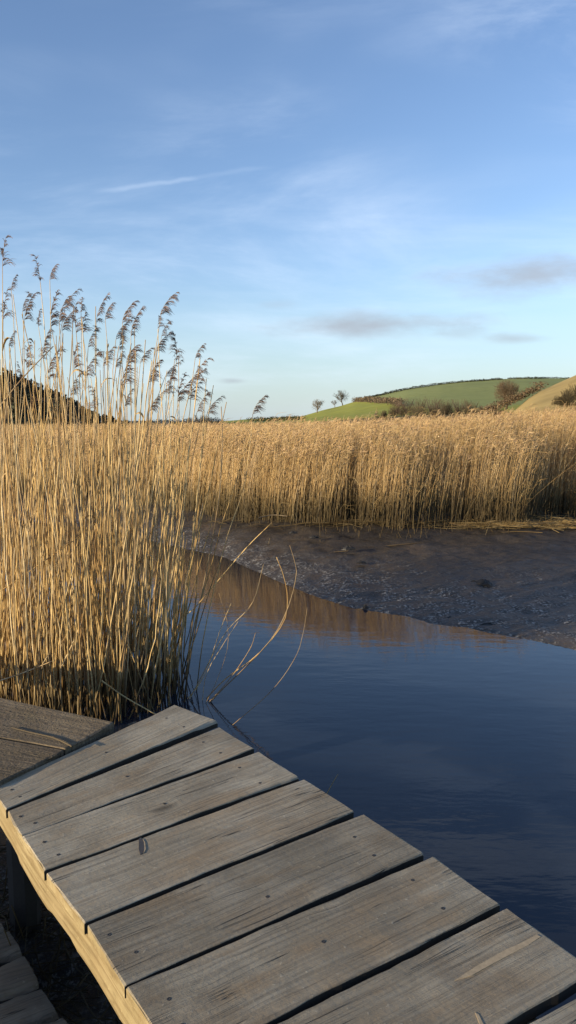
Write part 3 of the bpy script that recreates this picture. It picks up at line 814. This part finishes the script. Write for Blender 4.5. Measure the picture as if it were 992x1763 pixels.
clods = [(601, 945, .09, .05, 'long dark clod lying high on the mud bank, left of the middle'), (832, 1005, .11, .06, 'ragged dark clod alone in the middle of the mud bank'), (630, 1048, .035, .05, 'small dark clod standing in the water just off the bank'),
         (842, 1079, .10, .045, 'flat dark clod at the water edge, right of the middle'), (775, 1067, .07, .04, 'dark clod at the water edge with a smaller one beside it'), (815, 1003, .05, .035, 'small clod touching the ragged clod on the bank'),
         (622, 968, .06, .03, 'flat clod on the upper bank between two others'), (752, 1063, .035, .03, 'smallest clod on the water edge, left of its neighbour'), (540, 925, .07, .035, 'dark clod near the reed foot at the upper left of the bank'), (505, 917, .06, .03, 'little clod closest to the reed foot'),
         (965, 1100, .07, .03, 'flat clod at the water edge near the right end of the bank')]
for k, c in enumerate(clods): clod(*c, k)
for k, (pts, lab) in enumerate((([(660, 942), (700, 938), (728, 936)], 'crooked dark stick lying on the upper mud bank'), ([(445, 893), (470, 888), (495, 890)], 'pale stick lying on mud at the left foot of the reeds'), ([(560, 957), (575, 952), (600, 950)], 'short stick lying beside a clod on the mud'))):
    w = []
    for u, v in pts:
        p = on_level(u, v, .2); z = float(ground_z(p.x, p.y)); p = on_level(u, v, z); p.z = z + .012; w.append(p)
    P = spline(w, 8); g = Geo(); add_tubes(g, (P - P[0])[None], np.linspace(.012, .006, 8)[None], 6, np.array([[.06, .045, .03] if k != 1 else [.16, .125, .085]]))
    tag(g.build('stick', M_BARK, loc=P[0]), lab, 'stick')

# ------------------------------------------------------------------ hills
def hill(name, us, ridge, y0, y1, foot_v, mat, label, shape=.8, back=1.6, tintf=None, nu=120, ns_=40):
    ug = np.linspace(us[0], us[1], nu); rv = np.interp(ug, *zip(*ridge))
    V = []; Tn = []
    for j in range(ns_):
        s = j / (ns_ - 1) * back
        for u, v in zip(ug, rv):
            Y = y0 + (y1 - y0) * s
            if s <= 1: vv = foot_v + (v - foot_v) * math.sin(s * math.pi / 2) ** shape
            else: vv = None
            if vv is not None: p = at_range(u, vv, Y)
            else:
                pr = at_range(u, v, y1); p = at_range(u, v, Y); p.z = pr.z * (1 - ((s - 1) / (back - 1)) ** 2 * 1.0) + .0
            wob = (float(fbm(p.x * .03, p.y * .03, 4)) - .47) * (y1 - y0) * .006
            V.append((p.x, p.y, p.z + wob * min(1, s * 3))); Tn.append(tintf(u, s, p.x, p.y) if tintf else (1, 1, 1))
    i = np.arange(nu * ns_).reshape(ns_, nu)
    q = np.stack([i[:-1, :-1], i[:-1, 1:], i[1:, 1:], i[1:, :-1]], -1).reshape(-1, 4)
    o = np_mesh(name, np.array(V), q, mat, None, np.array(Tn)); tag(o, label, 'hill', kind='structure')
    return o
M_GRASS = tint_mat('pasture', .9, .08, .25, .25)
ridgeA = [(300, 729), (380, 726), (430, 722), (470, 720), (520, 717), (556, 706), (590, 697), (612, 690), (650, 681), (700, 670), (760, 661), (800, 657), (860, 653), (910, 651), (970, 652), (1000, 653), (1150, 665), (1300, 690), (1500, 726)]
hedge_line = [(612, 691), (640, 692), (690, 699), (760, 703), (830, 705), (890, 698)]
def surf_s(u, v, ridge, foot_v, shape):
    rv = np.interp(u, *zip(*ridge)); f = (v - foot_v) / (rv - foot_v); f = min(max(f, 0), 1)
    return math.asin(f ** (1 / shape)) / (math.pi / 2)
A_Y0, A_Y1, A_F, A_SH = 170, 420, 732, .8
def tintA(u, s, x, y):
    k = .85 + .3 * float(fbm(x * .02, y * .02, 8))
    sh_ = surf_s(u, np.interp(u, *zip(*hedge_line)), ridgeA, A_F, A_SH)
    if u < 612 or s < sh_: c = np.array([.26, .265, .055])
    else: c = np.array([.215, .235, .085])
    if s < .12: c = np.array([.1, .08, .035])
    return tuple(c * k)
hill('green_hill', (300, 1500), ridgeA, A_Y0, A_Y1, A_F, M_GRASS, 'green pasture hill rising behind the reed bed', A_SH, tintf=tintA, nu=200, ns_=60)
def on_hill(u, v, ridge=ridgeA, f=A_F, shp=A_SH, y0=A_Y0, y1=A_Y1):
    s = surf_s(u, v, ridge, f, shp); return at_range(u, v, y0 + (y1 - y0) * s)
ridgeB = [(840, 735), (870, 722), (890, 703), (912, 684), (930, 673), (960, 660), (992, 646), (1060, 622), (1150, 600), (1300, 580), (1500, 590), (1700, 640), (1900, 730)]
B_Y0, B_Y1 = 95, 170
hill('ochre_slope', (840, 1900), ridgeB, B_Y0, B_Y1, 735, M_GRASS, 'dry ochre grass slope rising at the right behind the reeds', .8, tintf=lambda u, s, x, y: tuple(np.array([.34, .25, .10]) * (.75 + .5 * float(fbm(x * .15, y * .15, 6)))))
ridgeC = [(-700, 580), (-400, 560), (-150, 595), (0, 656), (40, 670), (100, 697), (150, 718), (185, 730), (215, 736), (260, 738)]
C_Y0, C_Y1 = 110, 200
hill('wooded_hill', (-700, 260), ridgeC, C_Y0, C_Y1, 738, M_GRASS, 'steep dark hillside under the wood at the left', .8, tintf=lambda u, s, x, y: (.035, .033, .015))
# wood covering the left hill, one mass
g = Geo(); rw = np.random.default_rng(77)
for k in range(620):
    u = rw.uniform(-600, 222); s = rw.random() ** .8
    rv = np.interp(u, *zip(*ridgeC)); v = 738 + (rv - 738) * math.sin(s * math.pi / 2) ** .8
    p = at_range(u, v, C_Y0 + (C_Y1 - C_Y0) * s)
    small = np.interp(u, [100, 222], [1, .35])
    hgt = (2.3 + 1.4 * rw.random()) * small; wd = hgt * rw.uniform(.28, .42)
    c = np.array([(.055, .055, .032), (.080, .068, .042), (.12, .09, .06), (.045, .05, .03)][rw.integers(4)])
    n_l = 7
    for j in range(n_l):
        f = j / (n_l - 1); conif = k % 3 == 0
        rr = wd * ((1 - f * .9) if conif else math.sin((.15 + .8 * f) * math.pi) + .1)
        leaf_cloud(g, (p.x + rw.normal() * wd * .15, p.y + rw.normal() * wd * .15, p.z + hgt * (.08 + .9 * f)), 24, (rr, rr, hgt * .12), .22 * small + .06, c, rw)
tag(g.build('woodland', M_LEAF), 'dark wood of conifers and bare trees covering the hill at the left', 'woodland', kind='stuff')

# ------------------------------------------------------------------ bare trees, hedges, shrubs
def branches(base, hgt, spread, r, depth=5, trunk=.22, first=5, droop=0.0):
    """-> list of (points, radii, level)"""
    out = []
    def grow(p, d, L, rad, lev):
        q = [p]; dd = d
        for _ in range(3):
            dd = dd + Vector((r.gauss(0, .14), r.gauss(0, .14), r.gauss(.05 - droop * lev * .05, .08))); dd.normalize(); q.append(q[-1] + dd * L / 3)
        out.append((q, [rad, rad * .85, rad * .7, rad * .55], lev))
        if lev >= depth: return
        for k in range(first if lev == 0 else r.choice((2, 3, 3, 4))):
            t = r.choice((1, 2, 3, 3)) if lev else r.choice((2, 3, 3))
            a = r.random() * 6.283
            side = Vector((math.cos(a), math.sin(a), 0)) * spread * (.9 if lev else 1.1)
            nd = (dd + side + Vector((0, 0, .1))).normalized()
            grow(q[t], nd, L * r.uniform(.55, .82), rad * .55, lev + 1)
    grow(Vector(base), Vector((0, 0, 1)), hgt * trunk, hgt * .028, 0)
    return out
def bare_tree(p, hgt, spread, seed, label, bark, twig, depth=6, trunk=.26, first=6, cat='tree', name='bare_tree', group=None):
    r = random.Random(seed); br = branches((0, 0, 0), hgt, spread, r, depth, trunk, first)
    top = max(q[-1].z for q, _, _ in br); k = hgt / top
    root = empty(name, p); tag(root, label, cat, group)
    for part, lo, hi, c, m_ in (('trunk', 0, 1, bark, M_BARK), ('crown', 2, 99, twig, M_TWIG)):
        sel = [(q, rr) for q, rr, lev in br if lo <= lev <= hi]
        P = np.array([[list(v * k) for v in q] for q, _ in sel]); rad = np.array([rr for _, rr in sel]) * k
        g = Geo(); add_tubes(g, P, np.maximum(rad, hgt * (.0045 if hgt < 5 else .0034)), 3 if lo else 6, np.array([c] * len(sel))); g.build(part, m_, root)
    return root
def twig_cloud(g, cen, rad, cnt, L, thick, tint, r, flat_base=True):
    d = r.normal(size=(cnt, 3)); d /= np.linalg.norm(d, axis=1, keepdims=True)
    if flat_base: d[:, 2] = np.abs(d[:, 2])
    lump = .72 + .5 * fbm(d[:, 0] * 2.2 + 9, d[:, 1] * 2.2 + d[:, 2] * 3, 6)
    p = np.asarray(cen) + d * np.asarray(rad) * (r.random((cnt, 1)) ** .5) * lump[:, None]
    v = d * .8 + r.normal(size=(cnt, 3)) * .45 + np.array([0, 0, .5]); v /= np.linalg.norm(v, axis=1, keepdims=True)
    l = L * (.5 + r.random((cnt, 1)))
    add_tubes(g, np.stack([p - v * l * .5, p + r.normal(size=(cnt, 3)) * L * .06, p + v * l * .5], 1), np.stack([np.full(cnt, thick), np.full(cnt, thick * .8), np.full(cnt, thick * .4)], 1), 3, np.array(tint) * (.65 + .7 * r.random((cnt, 1))))
def hedge(pts, hfun, Y=None, cnt=1500, size=.4, col=(.05, .045, .02), label='', width=.8, name='hedge', mat=None):
    g = Geo(); r = np.random.default_rng(len(label) * 7 + 1)
    P = spline(pts, 60); p0 = P[0].copy()
    i = r.random(cnt) * 58; a = i.astype(int); f = (i - a)[:, None]
    base = P[a] * (1 - f) + P[a + 1] * f
    hh2 = hfun * (.55 + .9 * fbm(i * .9, i * 0, 3))
    cen = base + np.stack([r.normal(size=cnt) * width * .4, r.normal(size=cnt) * width * .4, r.random(cnt) * hh2 - .1], 1) - p0
    d1 = r.normal(size=(cnt, 3)); d1 /= np.linalg.norm(d1, axis=1, keepdims=True); d2 = np.cross(d1, r.normal(size=(cnt, 3))); d2 /= np.linalg.norm(d2, axis=1, keepdims=True)
    s = size * (.5 + .8 * r.random((cnt, 1)))
    V = np.stack([cen - d1 * s, cen + d2 * s * .5, cen + d1 * s, cen - d2 * s * .5], 1).reshape(-1, 3)
    t = np.array(col) * (.6 + .8 * r.random((cnt, 1)))
    g.add(V, np.arange(cnt * 4).reshape(cnt, 4), np.repeat(t, 4, 0))
    o = g.build(name, mat or M_LEAF, loc=p0); tag(o, label, 'hedge'); return o
def full_tree(p, hgt, wid, seed, label, bark, twig, dens):
    t = bare_tree(p, hgt, .85, seed, label, bark, twig, depth=5, trunk=.24, first=6)
    cr = [c for c in t.children if c.name.startswith('crown')][0]
    g = Geo(); twig_cloud(g, (0, 0, hgt * .58), (wid, wid, hgt * .45), dens, hgt * .13, hgt * .0035, twig, np.random.default_rng(seed), False)
    o = g.build('twigs', M_TWIG, cr)
full_tree(on_hill(590, 697) + Vector((0, 0, -.3)), 8.6, 4.0, 5, 'larger bare round-crowned tree on the green hill crest', (.09, .075, .055), (.11, .10, .08), 520)
full_tree(on_hill(546, 711) + Vector((0, 0, -.3)), 6.8, 3.0, 8, 'smaller pale bare tree lower down the green hill crest', (.17, .14, .11), (.20, .18, .15), 420)
full_tree(on_hill(577, 702) + Vector((0, 0, -.2)), 4.2, 2.0, 12, 'faint little bare tree just left of the larger crest tree', (.17, .15, .12), (.20, .18, .16), 120)
full_tree(at_range(872, 702, 165) + Vector((0, 0, -.3)), 6.4, 3.1, 21, 'dense reddish brown round tree in front of the green hill', (.10, .075, .05), (.155, .115, .075), 1900)
hp = lambda L: [on_hill(u, v) for u, v in L]
hedge(hp([(612, 691), (650, 682), (700, 671), (760, 662), (820, 657), (868, 654)]), 1.15, cnt=5200, size=.27, col=(.045, .045, .022), label='long dark hedge along the crest of the green hill')
hedge(hp([(875, 653), (910, 652), (945, 652), (985, 653)]), 1.0, cnt=1800, size=.27, col=(.045, .045, .022), label='short dark hedge along the crest near the ochre slope')
hedge(hp([(611, 692), (635, 692), (665, 695), (692, 700)]), 2.3, cnt=4200, size=.3, col=(.13, .095, .06), label='thick brown hedge running down between the two green fields', width=2.2)
hedge([at_range(u, v, 160) for u, v in ((820, 716), (848, 706), (880, 694), (905, 682), (935, 666))], 1.4, cnt=3000, size=.2, col=(.12, .085, .052), label='brown scrubby hedge climbing beside the ochre slope', width=1.6)
hedge([at_range(u, v, 260) for u, v in ((430, 725), (470, 724), (500, 723), (524, 723))], 1.4, cnt=1500, size=.25, col=(.07, .06, .035), label='low straggly hedge at the left foot of the green hill', width=2)
hedge([at_range(u, v, 220) for u, v in ((200, 736), (240, 733), (300, 730), (380, 728))], 1.5, cnt=2200, size=.22, col=(.05, .045, .03), label='low dark hedge behind the reeds below the tall plumes', width=2)

GS = 'bare shrubs between reeds and green hill'
def shrub(u, v, Y, hgt, seed, label, c, group=GS):
    r = np.random.default_rng(seed); p = at_range(u, v, Y) + Vector((0, 0, -.5)); g = Geo(); h = hgt * 1.25
    for _ in range(5):
        twig_cloud(g, (r.normal() * h * .32, r.normal() * h * .25, 0), (h * .42, h * .42, h * (.6 + .4 * r.random())), 170, h * .22, .022, c, r)
    a = r.random(14) * 6.28; sp_ = np.stack([np.cos(a), np.sin(a), 0 * a], 1)
    add_tubes(g, np.stack([sp_ * h * .06, sp_ * h * .25 + [0, 0, h * .4], sp_ * h * .42 + [0, 0, h * .8]], 1), np.tile([.06, .04, .015], (14, 1)), 4, np.tile(np.array(c) * .8, (14, 1)))
    tag(g.build('bare_shrub', M_TWIG, loc=p), label, 'shrub', group)
for k, (u, v, Y, h_) in enumerate(((700, 708, 190, 3.6), (722, 712, 185, 3.8), (745, 710, 190, 3.9), (768, 709, 185, 3.5), (790, 709, 190, 3.7), (812, 711, 185, 3.3), (835, 714, 180, 2.6), (680, 712, 190, 2.4), (855, 712, 170, 2.2), (660, 716, 190, 1.8))):
    shrub(u, v, Y, h_, 40 + k, 'bare brown shrub in the scrub line between reeds and green hill', (.12, .095, .06) if k % 2 else (.14, .10, .075))
for k, (u, v, Y, h_, lab) in enumerate(((978, 692, 105, 2.0, 'dark shrub on the ochre slope, nearest the reeds'), (998, 682, 110, 2.2, 'dark shrub on the ochre slope at the right edge'), (968, 690, 106, 1.2, 'smallest dark shrub on the ochre slope'))):
    shrub(u, v, Y, h_, 70 + k, lab, (.075, .06, .035), 'dark shrubs on the ochre slope')
for k, (u, v, Y, h_, lab) in enumerate(((322, 730, 120, 1.5, 'pale bare shrub behind the reeds, below the right plumes'), (345, 730, 120, 1.9, 'tallest pale bare shrub behind the reeds under the plumes'), (366, 730, 122, 1.5, 'pale bare shrub behind the reeds, nearest the snapped stem'))):
    shrub(u, v, Y, h_, 80 + k, lab, (.15, .13, .11), 'pale shrubs behind the reeds')

# ------------------------------------------------------------------ sky and sun
SUN_EL, SUN_AZ = 11.0, -121.0            # degrees; azimuth clockwise from the view direction (+Y)
sd = Vector((math.sin(R(SUN_AZ)) * math.cos(R(SUN_EL)), math.cos(R(SUN_AZ)) * math.cos(R(SUN_EL)), math.sin(R(SUN_EL))))
L = bpy.data.lights.new('sun', 'SUN'); L.energy = 4.8; L.angle = R(.5); L.color = (1.0, .83, .56)
lo = bpy.data.objects.new('sun', L); COL.objects.link(lo); lo.rotation_euler = sd.to_track_quat('Z', 'Y').to_euler(); lo.location = sd * 50
W = bpy.data.worlds.new('World'); S.world = W; W.use_nodes = True
nt = W.node_tree; nt.nodes.clear(); n = N(nt)
out = nt.nodes.new('ShaderNodeOutputWorld'); bg = nt.nodes.new('ShaderNodeBackground'); nt.links.new(bg.outputs[0], out.inputs[0])
sky = n.node('ShaderNodeTexSky', sky_type='NISHITA', sun_disc=False)
sky.sun_elevation = R(SUN_EL); sky.sun_rotation = R(SUN_AZ); sky.air_density = 1.0; sky.dust_density = .3; sky.ozone_density = 2.0
tc = n.node('ShaderNodeTexCoord').outputs['Generated']
sp = n.node('ShaderNodeSeparateXYZ'); nt.links.new(tc, sp.inputs[0])
yy = n.math('MAXIMUM', sp.outputs[1], .08)
Xd = n.math('DIVIDE', sp.outputs[0], yy); Zd = n.math('DIVIDE', sp.outputs[2], yy)
cv = n.node('ShaderNodeCombineXYZ'); nt.links.new(Xd, cv.inputs[0]); nt.links.new(Zd, cv.inputs[1]); pv = cv.outputs[0]
front = n.ramp(sp.outputs[1], .05, .3)
col = n.mix(1.0, sky.outputs[0], (1.0, 1.0, 1.14), 'MULTIPLY')
elev = sp.outputs[2]
col = n.mix(n.math('MULTIPLY', n.ramp(elev, .22, -.03), .78), col, (2.35, 3.15, 3.7))     # pale air low down
# thin high cirrus, streaked
wisp = n.noise(n.mapping(pv, (1.6, 6.5, 1), rot=(0, 0, .30)), 1.0, 9, .62, .6)
wisp2 = n.noise(n.mapping(pv, (.9, 1.6, 1), loc=(3, 1, 0)), 1.4, 3)
wisp3 = n.noise(n.mapping(pv, (2.0, 14.0, 1), rot=(0, 0, .10), loc=(5, 2, 0)), 1.0, 7, .6, .3)
f = n.math('MULTIPLY', n.ramp(wisp, .40, .74), n.ramp(wisp2, .34, .60))
f = n.math('ADD', n.math('MULTIPLY', f, .5), n.math('MULTIPLY', n.math('MULTIPLY', n.ramp(wisp3, .45, .75), n.math('MULTIPLY', n.ramp(Zd, .02, .10), n.ramp(Zd, .36, .18))), .22))
CLOUD_W = (4.6, 5.3, 6.3); CLOUD_G = (2.2, 2.38, 2.7)
col = n.mix(n.math('MULTIPLY', f, front), col, CLOUD_W)
def dxy(u, v):
    d = ray(u, v); return d.x / d.y, d.z / d.y
edge = n.noise(n.mapping(pv, (9, 26, 1)), 1.0, 6, .6)
for u, v, w, h_, k in ((640, 560, 185, 26, .80), (915, 477, 185, 38, .78), (885, 583, 60, 11, .5), (400, 656, 26, 6, .5), (480, 525, 45, 10, .2), (790, 575, 60, 14, .3)):
    cx, cz = dxy(u, v)
    ex = n.math('DIVIDE', n.math('SUBTRACT', Xd, cx), w / F); ez = n.math('DIVIDE', n.math('SUBTRACT', Zd, cz), h_ / F)
    ez = n.math('ADD', ez, n.math('MULTIPLY', ex, -.15 if w > 100 else 0))
    rr = n.math('SQRT', n.math('ADD', n.math('MULTIPLY', ex, ex), n.math('MULTIPLY', ez, ez)))
    mk = n.ramp(n.math('ADD', rr, n.math('MULTIPLY_ADD', edge, 1.7, -.85)), 1.15, -.05)
    col = n.mix(n.math('MULTIPLY', n.math('MULTIPLY', mk, k), front), col, CLOUD_G)
# contrail
(x0, z0), (x1, z1) = dxy(150, 334), dxy(490, 284)
dx, dz = x1 - x0, z1 - z0; Ln = math.hypot(dx, dz); dx /= Ln; dz /= Ln
al = n.math('ADD', n.math('MULTIPLY', n.math('SUBTRACT', Xd, x0), dx), n.math('MULTIPLY', n.math('SUBTRACT', Zd, z0), dz))
ac = n.math('ABSOLUTE', n.math('ADD', n.math('SUBTRACT', n.math('MULTIPLY', n.math('SUBTRACT', Zd, z0), dx), n.math('MULTIPLY', n.math('SUBTRACT', Xd, x0), dz)), n.math('MULTIPLY_ADD', n.noise(pv, 14, 3), .012, -.006)))
mk = n.math('MULTIPLY', n.ramp(ac, .0045, .0), n.math('MULTIPLY', n.ramp(al, 0, .05), n.math('MULTIPLY_ADD', n.ramp(al, .15, .13), .7, n.math('MULTIPLY', n.ramp(al, Ln, Ln * .8), .45))))
col = n.mix(n.math('MULTIPLY', n.math('MULTIPLY', mk, .14), front), col, CLOUD_W)
nt.links.new(col, bg.inputs['Color']); bg.inputs['Strength'].default_value = .12

vs = S.view_settings
S.display_settings.display_device = 'sRGB'
vs.view_transform = 'Standard'; vs.look = 'None'; vs.gamma = 1; vs.use_curve_mapping = False
vs.exposure = 0.78
S.cycles.max_bounces = 6; S.cycles.use_denoising = True
